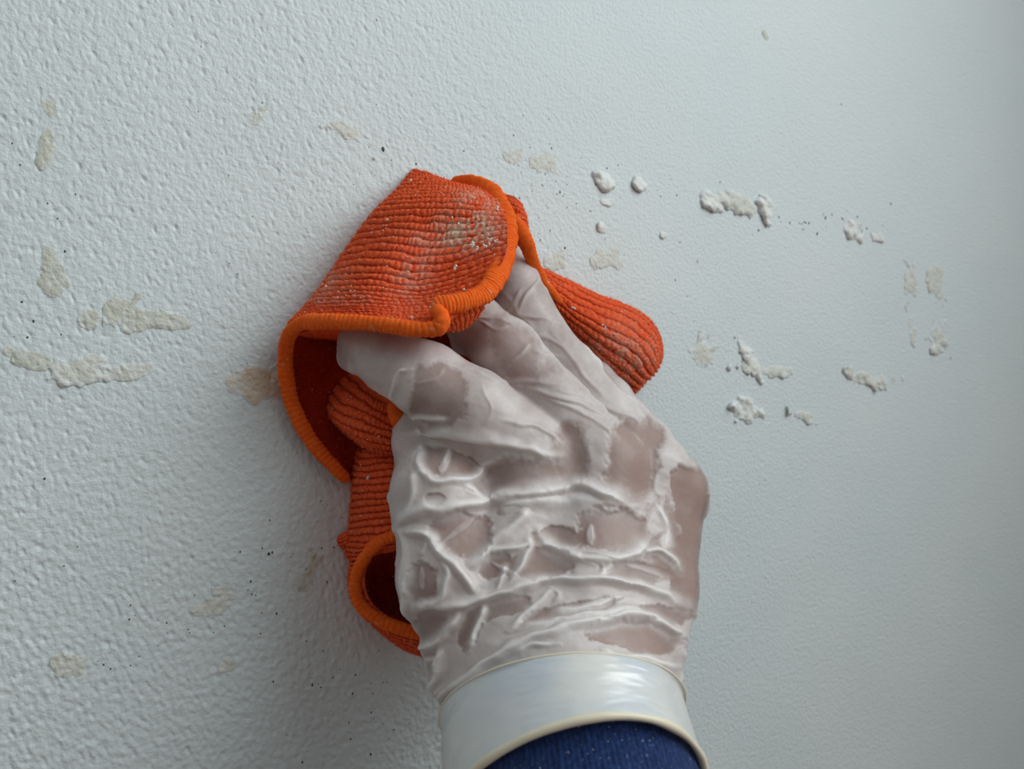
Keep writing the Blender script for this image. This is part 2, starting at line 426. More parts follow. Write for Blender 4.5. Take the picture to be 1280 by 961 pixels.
# the strip hanging below it
patch([
 [(450,545,310),(448,560,304),(456,562,294),(484,564,290),(530,566,290)],
 [(448,590,312),(441,590,302),(454,592,290),(486,592,284),(534,592,284)],
 [(446,625,312),(439,624,302),(454,622,288),(486,620,281),(534,620,281)],
 [(446,655,312),(436,656,302),(452,652,288),(486,648,280),(534,648,280)],
 [(440,680,310),(430,680,300),(448,682,289),(476,680,281),(530,672,280)],
 [(446,700,310),(437,702,300),(445,700,292),(466,694,286),(530,680,282)],
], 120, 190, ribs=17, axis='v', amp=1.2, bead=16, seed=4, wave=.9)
patch([
 [(440,664,300),(434,664,299),(424,668,298)], [(442,672,297),(434,672,295),(421,676,297)], [(442,680,297),(434,682,296),(426,684,298)]], 30, 30, ribs=3, axis='v', amp=.6, bead=4, seed=5, thick=2)
# outside of the rolled loop and the lowest strip
patch([
 [(446,694,306),(438,700,300),(446,702,292),(462,694,285)],
 [(446,724,308),(436,722,302),(440,722,292),(452,720,284)],
 [(452,752,308),(442,752,303),(446,752,294),(458,750,286)],
 [(478,782,310),(466,782,306),(472,778,298),(480,772,289)],
 [(540,800,312),(500,806,310),(506,796,302),(516,786,292)],
], 60, 150, ribs=14, axis='v', amp=1.0, bead=8, seed=6)
patch([
 [(462,766,300),(490,782,298),(520,792,296),(560,800,296)],
 [(462,776,302),(486,794,300),(516,804,298),(560,812,298)],
 [(470,786,306),(494,806,304),(516,818,303),(560,830,303)],
], 90, 40, ribs=6, axis='v', amp=.6, bead=16, seed=7)
# right side: small tuft, and the ribbed lobe
patch([
 [(615,238,330),(636,243,326),(645,247,324),(652,254,324)],
 [(615,252,326),(638,256,318),(652,262,318),(658,270,324)],
 [(616,272,326),(640,278,317),(656,282,318),(661,288,325)],
 [(620,292,328),(640,298,322),(656,304,322),(664,310,327)],
], 70, 80, ribs=9, axis='v', amp=.7, bead=9, seed=8)
patch([
 [(672,338,338),(664,330,334),(668,348,330),(676,368,334),(690,385,342)],
 [(712,352,350),(700,350,338),(694,368,328),(690,388,332),(700,410,344)],
 [(752,372,358),(742,368,345),(728,392,331),(716,415,335),(722,438,350)],
 [(790,388,364),(784,384,352),(768,416,334),(748,446,338),(744,470,356)],
 [(814,404,368),(812,404,358),(800,436,341),(776,468,343),(764,488,360)],
 [(826,426,372),(824,430,366),(816,456,352),(796,482,352),(784,494,364)],
 [(828,442,374),(826,450,372),(820,466,366),(804,482,364),(792,494,370)],
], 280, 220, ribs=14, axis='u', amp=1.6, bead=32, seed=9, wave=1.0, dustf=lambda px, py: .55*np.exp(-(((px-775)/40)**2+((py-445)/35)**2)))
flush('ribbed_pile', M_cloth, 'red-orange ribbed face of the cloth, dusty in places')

# smooth reverse side seen inside the hood and inside the loop
patch([
 [(376,404,280),(400,400,292),(450,400,300),(540,400,306)],
 [(356,430,283),(384,432,292),(440,436,300),(540,436,308)],
 [(355,470,286),(380,472,292),(440,476,303),(540,476,310)],
 [(366,520,288),(392,520,293),(440,520,304),(540,520,312)],
 [(392,562,291),(414,560,296),(446,560,305),(540,560,312)],
 [(430,602,296),(438,600,300),(456,598,306),(540,596,312)],
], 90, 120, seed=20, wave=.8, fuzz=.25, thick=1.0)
patch([                                                    # layer pressed flat to the wall under the fingers
 [(430,330,306),(520,300,318),(600,290,328),(640,300,332)], [(400,400,296),(500,400,311),(600,400,326),(668,400,336)], [(440,470,302),(520,470,314),(620,470,330),(690,470,344)], [(450,560,304),(520,560,316),(620,560,332),(690,560,346)]], 60, 60, seed=24, fuzz=0, thick=1.2)
patch([                 # back of the hood top, facing the fingers
 [(540,240,326),(570,250,326),(625,262,320),(640,280,310)],
 [(470,300,318),(540,310,326),(600,320,326),(634,330,300)],
 [(410,370,306),(480,380,314),(560,380,322),(610,372,296)],
 [(380,402,290),(430,420,308),(500,430,314),(560,430,316)],
], 60, 60, seed=21, fuzz=0, thick=.8)
ring = [(574,735,290),(566,700,286),(548,680,284),(520,672,281),(500,669,281),(478,675,282),(458,692,284),(446,714,286),(443,736,287),(452,758,288),(472,774,289),(496,784,290),(524,790,292),(556,776,293),(574,735,290)]
def ringscale(k, dz, cx=500, cy=730): return [(cx + (x - cx) * k, cy + (y - cy) * k, z + dz) for x, y, z in ring]
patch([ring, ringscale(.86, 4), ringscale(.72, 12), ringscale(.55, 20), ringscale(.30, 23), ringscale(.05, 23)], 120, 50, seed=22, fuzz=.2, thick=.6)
flush('smooth_reverse', M_reverse_shaded, 'smooth reverse side of the cloth inside its folds, shade painted into its orange')

def cordage(name, path, wid, thk, seed, pitch=1.9, label=None, dust=None, amp=.16):
    """stitched hem: a flattened tube along a path, ribbed by its overlock stitches"""
    P0 = S(np.array([p[:3] for p in path], float)); ws = np.array([p[3] if len(p) > 3 else 1 for p in path], float)
    t = np.linspace(0, len(path) - 1, 60 * len(path)); P = catmull(P0, t); w = catmull(ws[:, None], t)[:, 0]
    L = np.concatenate([[0], np.cumsum(np.linalg.norm(np.diff(P, axis=0), axis=1))])
    n = int(L[-1] / (pitch / 6)); s = np.linspace(0, L[-1], n)
    P = np.stack([np.interp(s, L, P[:, k]) for k in range(3)], -1); w = np.interp(s, L, w)
    T = np.gradient(P, axis=0); T /= np.linalg.norm(T, axis=1, keepdims=True)
    V0 = -P / np.linalg.norm(P, axis=1, keepdims=True)
    Nn = V0 - (V0 * T).sum(1, keepdims=True) * T; Nn /= np.linalg.norm(Nn, axis=1, keepdims=True); Bn = np.cross(T, Nn)
    na = 20; th = np.arange(na) / na * 2 * math.pi
    nz = field(n, na, 1.2, 3, seed); nz2 = field(n, na, 3, 9, seed + 1)
    ph = (s[:, None] / pitch) + .30 * np.sin(th)[None] + .12 * nz2
    rb = np.abs(np.sin(math.pi * ph)) ** .6
    r = 1 - amp + amp * rb + .035 * nz + .04 * nz2
    end = np.sqrt(np.clip(np.minimum(s, L[-1] - s) / (wid * .5), 0.02, 1))
    V = P[:, None] + (Nn[:, None] * (np.sin(th) * thk / 2)[None, :, None] + Bn[:, None] * (np.cos(th) * wid / 2)[None, :, None]) * (r * w[:, None] * end[:, None])[..., None]
    V = V.reshape(-1, 3)
    d = np.zeros(len(V)) + .35 * (np.abs(nz.ravel()) > 2.5)
    o = new_mesh(name, W(V) - cl_off, grid_faces(na, n, closed_u=True), M_edge, cloth, attrs={'dust': d})
    if label: o['label'] = label
    nr = (V.reshape(n, na, 3) - P[:, None]); nr = (nr / (np.linalg.norm(nr, axis=-1, keepdims=True) + 1e-9)).reshape(-1, 3)
    k = rng.choice(len(V), int(L[-1] * wid * .8)); fibre_src.append((V[k], nr[k], d[k]))
    return o
cordage('stitched_hem', [(538,385,250,.6),(545,388,247,.85),(552,398,246,.95),(547,409,246,1.05),(520,411,247,1),(480,406,250.5,1),(440,403,255,1),(402,402,261,1),(376,405,268,1),(361,419,275,1),(357,442,280,1.08),(358,470,283,1.12),(364,500,286,1.12),(378,533,288,1.1),(398,562,291,1.02),(420,586,294,.92),(437,602,297,.75)],
        5.2, 4.0, 31, label='hem running under the hood and down its left side')
cordage('stitched_hem', [(560,230,306,.5),(580,227,303,.75),(600,232,299,.95),(618,246,294,1.1),(629,268,287,1.15),(633,298,278,1.15),(627,328,269,1.1),(617,352,261,1.05),(603,368,256,1.0),(585,376,252,1.0),(566,380,249,.95),(548,383,248,.9),(538,390,248,.7)],
        7.0, 4.2, 32, pitch=1.15, label='bright hem down the right edge of the hood')
cordage('stitched_hem', [(490,500,282,.7),(494,512,279,1.1),(500,526,278,1.35),(508,540,280,1.2),(520,548,284,.8)], 5.2, 4.0, 33)
cordage('stitched_hem', [(x + 1, y, z - 3, .95) for x, y, z in ring], 4.8, 3.6, 34, label='hem ringing the dark rolled loop beside the glove')
cordage('stitched_hem', [(634,268,312,.7),(645,280,308,1.15),(655,298,307,1.3),(662,316,310,1.15),(669,334,315,.95),(680,352,320,.8),(694,370,326,.7),(706,384,332,.5)], 5.0, 3.2, 35, pitch=1.8, amp=.08, label='twisted hem leading to the right lobe')

# fuzz of loose fibres
FP = np.concatenate([a for a, _, _ in fibre_src]); FNn = np.concatenate([b for _, b, _ in fibre_src]); FD = np.concatenate([c for _, _, c in fibre_src])
n = len(FP)
ln = rng.uniform(.4, 1.25, n); ln = np.where(rng.random(n) < .05, ln * 2.0, ln)
d1 = FNn + rng.normal(0, .5, (n, 3)); d1 /= np.linalg.norm(d1, axis=1, keepdims=True)
d2 = d1 + rng.normal(0, .8, (n, 3)); d2 /= np.linalg.norm(d2, axis=1, keepdims=True)
side = np.cross(d1, rng.normal(0, 1, (n, 3))); side /= np.linalg.norm(side, axis=1, keepdims=True)
wd = .06
b0 = FP - .1 * FNn; b1 = b0 + d1 * ln[:, None] * .6; b2 = b1 + d2 * ln[:, None] * .5
V = np.stack([b0 - side * wd, b0 + side * wd, b1 - side * wd * .8, b1 + side * wd * .8, b2], 1).reshape(-1, 3)
k = np.arange(n)[:, None] * 5
F = np.concatenate([k + np.array([[0, 1, 3]]), k + np.array([[0, 3, 2]]), k + np.array([[2, 3, 4]])])
o = new_mesh('loose_fibres', W(V) - cl_off, F, M_fibre, cloth, smooth=False, attrs={'dust': np.repeat(np.clip(FD * 1.3, 0, 1), 5)})
o['kind'] = 'stuff'
# white crumbs of plaster caught in the pile
wgt = .08 + FD * 1.5
pk = rng.choice(n, 620, p=wgt / wgt.sum())
V = []; Fs = []
for j, i in enumerate(pk):
    r = rng.uniform(.12, .34) * (2.0 if rng.random() < .10 else 1)
    V.append(FP[i] + FNn[i] * r * .6 + octv * r * rng.uniform(.6, 1.3, (6, 1))); Fs.append(octf + 6 * j)
for (px, py, z, r) in [(569,334,259,1.1),(612,300,268,1.2),(605,306,267,1.0),(590,306,264,1.3),(596,310,264,1.),(800,418,345,1.2),(756,410,329,1.0),(620,302,270,.9),(461,597,287,1.2),(548,228,306,.8),(536,224,309,.8),(716,384,328,.9),(626,308,271,.8)]:
    for q in range(4):
        c = S((px + rng.normal(0, 1.5), py + rng.normal(0, 1.5), z))
        V.append(c + octv * r * .5 * rng.uniform(.6, 1.3, (6, 1))); Fs.append(octf + 6 * len(Fs))
o = new_mesh('plaster_crumbs', W(np.concatenate(V)) - cl_off, np.concatenate(Fs), M_crumb, cloth, smooth=False)
o['kind'] = 'stuff'; o['label'] = 'white plaster crumbs caught in the pile'

# ------------------------------------------------------------------ the hand
def surface_nets(f, org, h):
    """iso-surface f = 0 of a sampled field (f < 0 inside)"""
    s = f < 0
    n0, n1, n2 = f.shape
    c = np.zeros((n0 - 1, n1 - 1, n2 - 1), np.int8)
    for i in (0, 1):
        for j in (0, 1):
            for k in (0, 1): c += s[i:n0 - 1 + i, j:n1 - 1 + j, k:n2 - 1 + k]
    act = (c > 0) & (c < 8)
    I = np.argwhere(act); idx = -np.ones(act.shape, np.int64); idx[act] = np.arange(len(I))
    acc = np.zeros((len(I), 3)); cnt = np.zeros(len(I))
    cor = [(i, j, k) for i in (0, 1) for j in (0, 1) for k in (0, 1)]
    for a in cor:
        for b in cor:
            if b <= a or sum(abs(x - y) for x, y in zip(a, b)) != 1: continue
            fa_ = f[I[:, 0] + a[0], I[:, 1] + a[1], I[:, 2] + a[2]]; fb_ = f[I[:, 0] + b[0], I[:, 1] + b[1], I[:, 2] + b[2]]
            cr = (fa_ < 0) != (fb_ < 0); t = np.where(cr, fa_ / np.where(cr, fa_ - fb_, 1), 0)
            acc += np.where(cr[:, None], np.array(a) + t[:, None] * (np.array(b) - np.array(a)), 0); cnt += cr
    V = org + (I + acc / cnt[:, None]) * h
    Fq = []
    for ax in range(3):
        sl0 = [slice(1, -1)] * 3; sl1 = [slice(1, -1)] * 3
        sl0[ax] = slice(0, -1); sl1[ax] = slice(1, None)
        A = s[tuple(sl0)]; B = s[tuple(sl1)]
        for flip in (False, True):
            E = np.argwhere((A & ~B) if not flip else (~A & B))
            if not len(E): continue
            base = E.copy(); o1, o2 = [x for x in range(3) if x != ax]
            for q in (o1, o2): base[:, q] += 1            # real grid index
            def cell(d1, d2):
                b = base.copy(); b[:, o1] -= d1; b[:, o2] -= d2
                return idx[b[:, 0], b[:, 1], b[:, 2]]
            q4 = np.stack([cell(1, 1), cell(0, 1), cell(0, 0), cell(1, 0)], -1)
            if (ax == 1) != flip: q4 = q4[:, ::-1]
            Fq.append(q4)
    return V, np.concatenate(Fq)

def cone(P, a, b, ra, rb):                         # tapered capsule
    a = np.asarray(a); b = np.asarray(b); ab = b - a
    t = np.clip(((P - a) @ ab) / (ab @ ab), 0, 1)
    return np.linalg.norm(P - a - t[..., None] * ab, axis=-1) - (ra + (rb - ra) * t)
def smin(a, b, k):
    h = np.clip(.5 + .5 * (b - a) / k, 0, 1)
    return b * (1 - h) + a * h - k * h * (1 - h)
def chain(P, pts, k=3):
    d = None
    for (x0, y0, z0, r0), (x1, y1, z1, r1) in zip(pts[:-1], pts[1:]):
        e = cone(P, S((x0, y0, z0)), S((x1, y1, z1)), r0, r1)
        d = e if d is None else smin(d, e, k)
    return d
INDEX  = [(668,572,270,14.0),(592,514,264,13.4),(532,474,264,12.0),(480,444,276,10.4),(454,430,288,9.2)]
MIDDLE = [(752,580,272,13.5),(690,505,276,11.6),(632,438,284,11.2),(594,404,298,10.2),(568,385,310,8.8)]
RING   = [(812,592,283,13.0),(760,530,292,11.6),(698,455,304,10.9),(656,386,313,10.3),(638,332,321,8.6)]
LITTLE = [(843,612,288,11.0),(806,556,305,10.0),(762,500,330,9.0),(740,470,342,8.2)]
THUMB  = [(645,850,256,15.0),(566,720,256,16.5),(548,620,262,14.5),(536,550,282,11.5),(520,490,300,10.5),(505,450,312,9)]
PALM = [[(668,575,270,14.0),(640,700,258,14.5),(660,850,240,15.5)], [(752,580,272,13.5),(735,700,259,15),(708,850,238,17)],
        [(812,592,283,13.0),(785,710,267,14),(765,850,243,16)], [(843,618,289,11.0),(822,740,277,12.5),(790,850,254,14)],
        [(600,600,276,12),(572,700,263,13.5),(596,832,250,15)], [(700,640,292,16),(700,850,262,17)], [(780,660,300,15),(760,850,270,16)]]
WRIST = [(628,880,242,13),(790,872,250,12)]
def forearm(P):
    d = None
    for (x, y, z), (x2, y2, z2), r in (((1,-88,240),(2,-128,206),15.5),((16,-88,234),(20,-130,200),18),((30,-88,242),(35,-128,208),15.5)):
        e = cone(P, (x, y, z), (x2, y2, z2), r, r + 5)
        d = e if d is None else smin(d, e, 8)
    return d
def hand_sdf(P):
    web = None
    d = chain(P, INDEX, 3)
    for c in (MIDDLE, RING, LITTLE): d = smin(d, chain(P, c, 3), 2.2)
    p = None
    for c in PALM:
        e = chain(P, c, 6); p = e if p is None else smin(p, e, 9)
    p = smin(p, chain(P, WRIST, 4), 8)
    d = smin(d, p, 5)
    d = smin(d, chain(P, THUMB, 5), 6)
    d = smin(d, forearm(P), 6)
    return d
def eval_grid(fn, lo, hi, h):
    ax = [np.arange(lo[i], hi[i] + h, h) for i in range(3)]
    out = np.empty([len(a) for a in ax], np.float32)
    for i in range(0, len(ax[0]), 16):
        G = np.stack(np.meshgrid(ax[0][i:i + 16], ax[1], ax[2], indexing='ij'), -1)
        out[i:i + 16] = fn(G)
    return out
h1 = 1.5
lo = np.array([-70., -175., 140.]); hi_ = np.array([85., 75., 350.])
FS = eval_grid(hand_sdf, lo, hi_, h1)
def tri(Fv, p, lo, h):
    q = (p - lo) / h; i = np.clip(np.floor(q).astype(int), 0, np.array(Fv.shape) - 2); f = q - i
    r = 0
    for a in (0, 1):
        for b in (0, 1):
            for c in (0, 1):
                w = (f[:, 0] if a else 1 - f[:, 0]) * (f[:, 1] if b else 1 - f[:, 1]) * (f[:, 2] if c else 1 - f[:, 2])
                r = r + w * Fv[i[:, 0] + a, i[:, 1] + b, i[:, 2] + c]
    return r
def gradn(p, e=1.0):
    g = np.stack([tri(FS, p + np.eye(3)[k] * e, lo, h1) - tri(FS, p - np.eye(3)[k] * e, lo, h1) for k in range(3)], -1)
    return g / (np.linalg.norm(g, axis=1, keepdims=True) + 1e-9)

M_skin, nt, b = mat('skin', (.62, .40, .31), .5); b.inputs['Subsurface Weight'].default_value = .0
noise_bump(nt, b, 500, .2, .0005)
person = bpy.data.objects.new('person', None); COL.objects.link(person)
person.location = W(S((700, 700, 262))); pe_off = np.array(person.location)
person['label'] = 'gloved right hand and wrist with navy sleeve, fingers pressing the orange cloth to the wall'
person['category'] = 'person'
Vs, Fq = surface_nets(FS + 1.1, lo, h1)
hand = new_mesh('hand', W(Vs) - pe_off, Fq, M_skin, person)
hand['label'] = 'right hand and forearm seen through the glove'

# glove: the same surface finer, with folds
h2 = 0.9
glo = np.array([-62., -112., 190.]); ghi = np.array([82., 62., 346.])
GS = eval_grid(hand_sdf, glo, ghi, h2)
# open at the wrist: keep cells above a slanted plane well hidden under the cuff
V0, F0 = surface_nets(GS, glo, h2)
cutn = np.array([0, .80, .60]); cutd = cutn @ np.array([14., -99., 228.])
kf = ((V0 @ cutn)[F0] > cutd).all(1); F0 = F0[kf]
used = np.unique(F0); mp = -np.ones(len(V0), int); mp[used] = np.arange(len(used)); V0 = V0[used]; F0 = mp[F0]
tmp = new_mesh('tmp', V0, F0, None)
md = tmp.modifiers.new('s', 'SUBSURF'); md.levels = 1
dg = bpy.context.evaluated_depsgraph_get()
me2 = tmp.evaluated_get(dg).to_mesh()
nv_ = len(me2.vertices); P = np.empty(nv_ * 3, np.float32); me2.vertices.foreach_get('co', P); P = P.reshape(-1, 3).astype(float)
FF = np.empty(len(me2.loops), np.int32); me2.loops.foreach_get('vertex_index', FF); FF = FF.reshape(-1, 4)
tmp.evaluated_get(dg).to_mesh_clear(); bpy.data.objects.remove(tmp)
N = gradn(P)
px = 640 + F_PX * P[:, 0] / P[:, 2]; py = 480.5 - F_PX * P[:, 1] / P[:, 2]
facing = sstep(-.15, .35, -(N * (P / np.linalg.norm(P, axis=1, keepdims=True))).sum(1))

FOLDS = [ # (points, half width px, height mm)
 ([(512,543),(535,541),(560,541),(610,548),(660,562),(698,572)], 5.5, 1.5),
 ([(500,660),(515,642),(560,634),(620,627),(660,619),(700,613),(725,611),(760,620),(788,634)], 9, 2.3),
 ([(620,640),(660,630),(710,628),(755,628)], 9, 1.2),
 ([(500,662),(530,668),(550,690),(572,716),(585,728),(597,743)], 6, 1.9),
 ([(508,762),(560,756),(611,748),(644,739),(680,728),(730,727),(757,727),(790,733),(830,746),(858,760)], 6.5, 2.2),
 ([(745,724),(757,711),(764,704)], 4, 1.1),
 ([(580,714),(607,690),(637,667),(652,650),(658,636)], 6, 1.9),
 ([(607,691),(640,688),(655,684),(662,672)], 4, 1.4),
 ([(662,676),(652,700),(640,727)], 3.5, 1.4),
 ([(631,706),(627,722),(622,738)], 3, .9),
 ([(672,668),(693,686),(720,697),(757,701),(790,692),(810,672)], 6.5, 1.7),
 ([(800,690),(820,687),(833,697),(848,712)], 4, 1.5),
 ([(820,630),(830,660),(834,690)], 5, .9),
 ([(640,792),(697,779),(757,768),(790,766),(813,777),(840,790),(855,800)], 5, 1.5),
 ([(535,878),(556,866),(578,857),(618,826),(657,806),(709,788),(759,776),(795,770),(827,782),(857,806)], 6, 2.1),
 ([(600,842),(630,822),(660,812),(700,808)], 3.5, 1.0),
 ([(510,806),(530,809),(546,804),(562,790),(570,775),(576,758)], 5, 1.6),
 ([(588,812),(596,792),(602,775),(612,755)], 4.5, 1.4),
 ([(514,730),(509,760),(512,790),(520,820),(530,850),(534,890)], 7, 1.5),
 ([(552,808),(549,837),(538,868)], 4.5, 1.3),
 ([(745,820),(765,821),(808,828),(852,838)], 5, 1.3),
 ([(838,862),(850,840),(856,808)], 4.5, 1.2),
 ([(508,523),(530,522),(560,526)], 3, .9),
 ([(516,462),(502,463),(493,476),(491,492),(497,502)], 2.6, 1.0),
 ([(647,483),(713,503),(773,526)], 3.5, .6), ([(680,497),(730,520),(770,547)], 3.0, .5),
 ([(627,527),(667,537),(702,556)], 3, .6), ([(700,490),(760,510),(800,530)], 3.5, .5),
 ([(560,455),(620,476),(655,478),(700,480)], 3.5, .5),
 ([(527,547),(523,580),(535,600),(553,605),(590,598),(606,580),(630,566)], 5, 1.3),
 ([(516,590),(519,615),(514,640)], 5, 1.1), ([(563,560),(552,583)], 3, .7), ([(577,606),(600,624),(620,628)], 4.5, 1.2),
 ([(504,650),(511,690),(509,725),(508,757)], 6, 1.2),
 ([(550,697),(558,722),(548,748),(522,758)], 4, 1.1),
 ([(535,668),(530,690),(528,700)], 3, .7),
 ([(520,830),(545,822),(560,812)], 3, .8),
 ([(668,724),(700,745),(690,762)], 3, .5),
 ([(700,735),(660,765),(640,790)], 4.5, .9), ([(780,745),(740,758),(690,768)], 3.5, .9),
 ([(770,700),(800,712),(835,722)], 3, .5),
 # on the fingers
 ([(665,330),(672,350),(655,370),(648,395)], 2.6, .6), ([(640,388),(662,400),(690,402)], 2.6, .5),
 ([(660,420),(690,425),(712,440)], 2.6, .5), ([(668,440),(700,448)], 2.2, .4), ([(650,360),(640,380),(632,392)], 2.5, .5),
 ([(600,402),(620,412),(640,404)], 2.4, .4), ([(585,400),(620,398),(650,408)], 2.4, .3), ([(628,365),(655,400),(690,450),(712,474)], 3, .5),
 ([(640,450),(655,440),(662,430)], 2.2, .4), ([(690,415),(730,470),(760,500)], 3, .5),
 ([(520,482),(545,474),(552,462)], 2.2, .3), ([(600,480),(612,510),(600,535)], 2.4, .25),
]
def seg_dist(px, py, pts, n=14):
    pts = np.array(pts, float); t = np.linspace(0, len(pts) - 1, n * (len(pts) - 1) + 1); C = catmull(pts, t)
    best = np.full(len(px), 1e9); par = np.zeros(len(px)); sgn = np.zeros(len(px))
    for i in range(len(C) - 1):
        a = C[i]; d = C[i + 1] - a; L2 = d @ d + 1e-9
        u = np.clip(((px - a[0]) * d[0] + (py - a[1]) * d[1]) / L2, 0, 1)
        ex = px - a[0] - u * d[0]; ey = py - a[1] - u * d[1]; q = np.hypot(ex, ey)
        m_ = q < best; best = np.where(m_, q, best); par = np.where(m_, (i + u) / (len(C) - 1), par)
        sgn = np.where(m_, np.sign(d[0] * ey - d[1] * ex), sgn)
    return best, par, sgn
gf = field(1024, 1280, 26, 20, 51); gm = field(1024, 1280, 7, 7, 52); gh = field(1024, 1280, 2.4, 2.4, 53); gx_ = field(1024, 1280, 16, 3.5, 54, ang=.35)
gt = field(1024, 1280, 1.1, 1.1, 55)
lowf = sample(gf, px, py); midf = sample(gm, px, py); hif = sample(gh, px, py); strk = sample(gx_, px, py); tin = sample(gt, px, py)
Hd = np.zeros(nv_); loose = np.zeros(nv_)
fr = facing > 0.01
ids = np.nonzero(fr)[0]
wx = px[ids] + 1.3 * midf[ids]; wy = py[ids] + 1.3 * sample(gm, px[ids] + 300, py[ids] + 200)
for pts, w, hg in FOLDS:
    w = w * 1.05
    bb = np.array(pts); mk = (wx > bb[:, 0].min() - 40) & (wx < bb[:, 0].max() + 40) & (wy > bb[:, 1].min() - 40) & (wy < bb[:, 1].max() + 40)
    ii = ids[mk]
    if not len(ii): continue
    q, par, sg = seg_dist(wx[mk], wy[mk], pts)
    taper = .25 + .75 * np.clip(np.sin(math.pi * np.clip(par, .02, .98)) * 1.7, 0, 1)
    prof = np.exp(-np.abs(q / (w * np.where(sg > 0, .72, 1.15))) ** 2.1) * .85 + .20 * np.exp(-(q / (w * 2.4)) ** 2)
    prof = prof * np.where(sg > 0, 1, 1)
    hh = hg * taper * prof
    Hd[ii] = np.maximum(Hd[ii], hh) + .22 * np.minimum(Hd[ii], hh)
    lw = np.exp(-(q / (w * 1.7)) ** 2) * np.clip(hg / .9, .25, 1) * np.clip(taper * 1.5, 0, 1)
    loose[ii] = np.maximum(loose[ii], lw)
# where the film stands off the skin without a fold / where it clings, wet
def ell(cx, cy, a, b, th=0., p=2):
    th = math.radians(th); u = (px - cx) * math.cos(th) + (py - cy) * math.sin(th); v = -(px - cx) * math.sin(th) + (py - cy) * math.cos(th)
    return np.sqrt((u / a) ** 2 + (v / b) ** 2)
rag = .17 * midf + .05 * hif + .03 * tin
cling = np.zeros(nv_) + .12 * np.clip(lowf, 0, 1)
def offskin(cx, cy, a, b, th=0, v=1.0, soft=.14):
    global cling
    e = 1 - sstep(1 - soft, 1 + soft, ell(cx, cy, a, b, th) + rag); cling = cling * (1 - v * e)
def onskin(cx, cy, a, b, th=0, v=1.0, soft=.13):
    global cling
    e = 1 - sstep(1 - soft, 1 + soft, ell(cx, cy, a, b, th) + (rag + .02 * hif + .02 * tin) * (.40 + 2.6 / min(a, b))); cling = np.maximum(cling, v * e)
for w_ in [(547,494,42,34,55,.75),(556,580,33,15,10,.8),(541,625,10,7,0,.8),(652,598,50,20,-4,.7,.35),(713,571,24,40,-8,.85,.3),(790,576,29,46,12,1.,.2),
           (862,628,24,58,-4,1.),(858,712,25,62,4,1.),(828,668,22,40,0,.8,.3),(576,668,35,21,14,.95),(528,727,14,22,6,.85),(766,663,40,24,0,1.),(673,708,34,18,-8,.85),(696,672,26,10,0,.8),
           (618,708,19,12,-25,.9),(797,717,36,12,6,.95),(541,780,18,18,0,.85),(590,786,11,24,22,.85),(622,762,34,11,-16,.75),(714,765,48,8,-13,.8),
           (790,797,54,15,8,.95),(537,829,11,17,-10,.8),(825,768,28,9,14,.8),(553,880,9,22,40,.8),(645,440,44,27,50,.7,.3),(590,415,30,20,40,.35,.3),(684,372,12,26,-20,.35,.3),
           (640,640,14,5,-10,.5),(745,700,18,5,8,.5),(600,600,22,16,0,.45,.4),(700,430,14,40,-35,.3,.4),(840,800,9,8,0,.7)]:
    k_ = 1.2 if w_[1] > 575 and w_[0] < 840 else 1.0
    onskin(w_[0], w_[1], w_[2] * k_, w_[3] * k_, *w_[4:])
offskin(825, 604, 9, 16, 0, 1.0, .25); offskin(820, 652, 13, 20, 10, 1.0, .25); offskin(848, 572, 24, 9, 25, 1, .3); offskin(826, 630, 4, 20, 5, .6)
offskin(738, 668, 6, 14, 0, .8); offskin(640, 718, 26, 3, 30, .6); offskin(556, 580, 5, 14, 25, .8); offskin(572, 664, 26, 4, -38, .5); offskin(528, 722, 3, 14, 0, .5)
stand = 1 - cling
# behind, where the photograph does not look: slack folds of the same sort
backn = field(1024, 1280, 30, 7, 57); bk = sample(backn, px + P[:, 2] * 3, py)
Hd = Hd * facing + (1 - facing) * 1.2 * np.clip(bk - .4, 0, 2) * sstep(300, 420, py)
L_ = np.clip(np.maximum(loose, stand * .70) + .06 * midf * (1 - loose) + .02 * tin, 0, 1)
L_ = L_ * facing + (1 - facing) * np.clip(.5 + .4 * bk, 0, 1)
palmish = sstep(480, 560, py)
wr = (.10 * np.clip(strk, -1, 3) + .03 * midf) * (.35 + .65 * stand)
Hd = Hd * 1.05 + stand * (.25 + .50 * palmish * sstep(905, 850, py)) * facing + wr * (.25 + .35 * palmish) + .02 * hif
P2 = P + N * (Hd + .15)[:, None]
M_glove = bpy.data.materials.new('wet_nitrile_film'); M_glove.use_nodes = True; nt = M_glove.node_tree; b = nt.nodes['Principled BSDF']
at = node(nt, 'ShaderNodeAttribute', attribute_name='loose')
nt.links.new(mixcol(nt, at.outputs['Fac'], (.41, .31, .285), (.80, .75, .725)), b.inputs['Base Color'])
tc, nz, bp = noise_bump(nt, b, 420, .12, .0006, 4)
mr = node(nt, 'ShaderNodeMapRange'); mr.inputs['To Min'].default_value = .58; mr.inputs['To Max'].default_value = .95
nt.links.new(at.outputs['Fac'], mr.inputs[0]); nt.links.new(mr.outputs[0], b.inputs['Alpha'])
b.inputs['Roughness'].default_value = .36; b.inputs['Specular IOR Level'].default_value = .4
glove = new_mesh('rubber_glove', W(P2) - pe_off, FF, M_glove, person, attrs={'loose': L_})
glove['label'] = 'thin translucent white disposable glove, wrinkled and clinging to the skin'

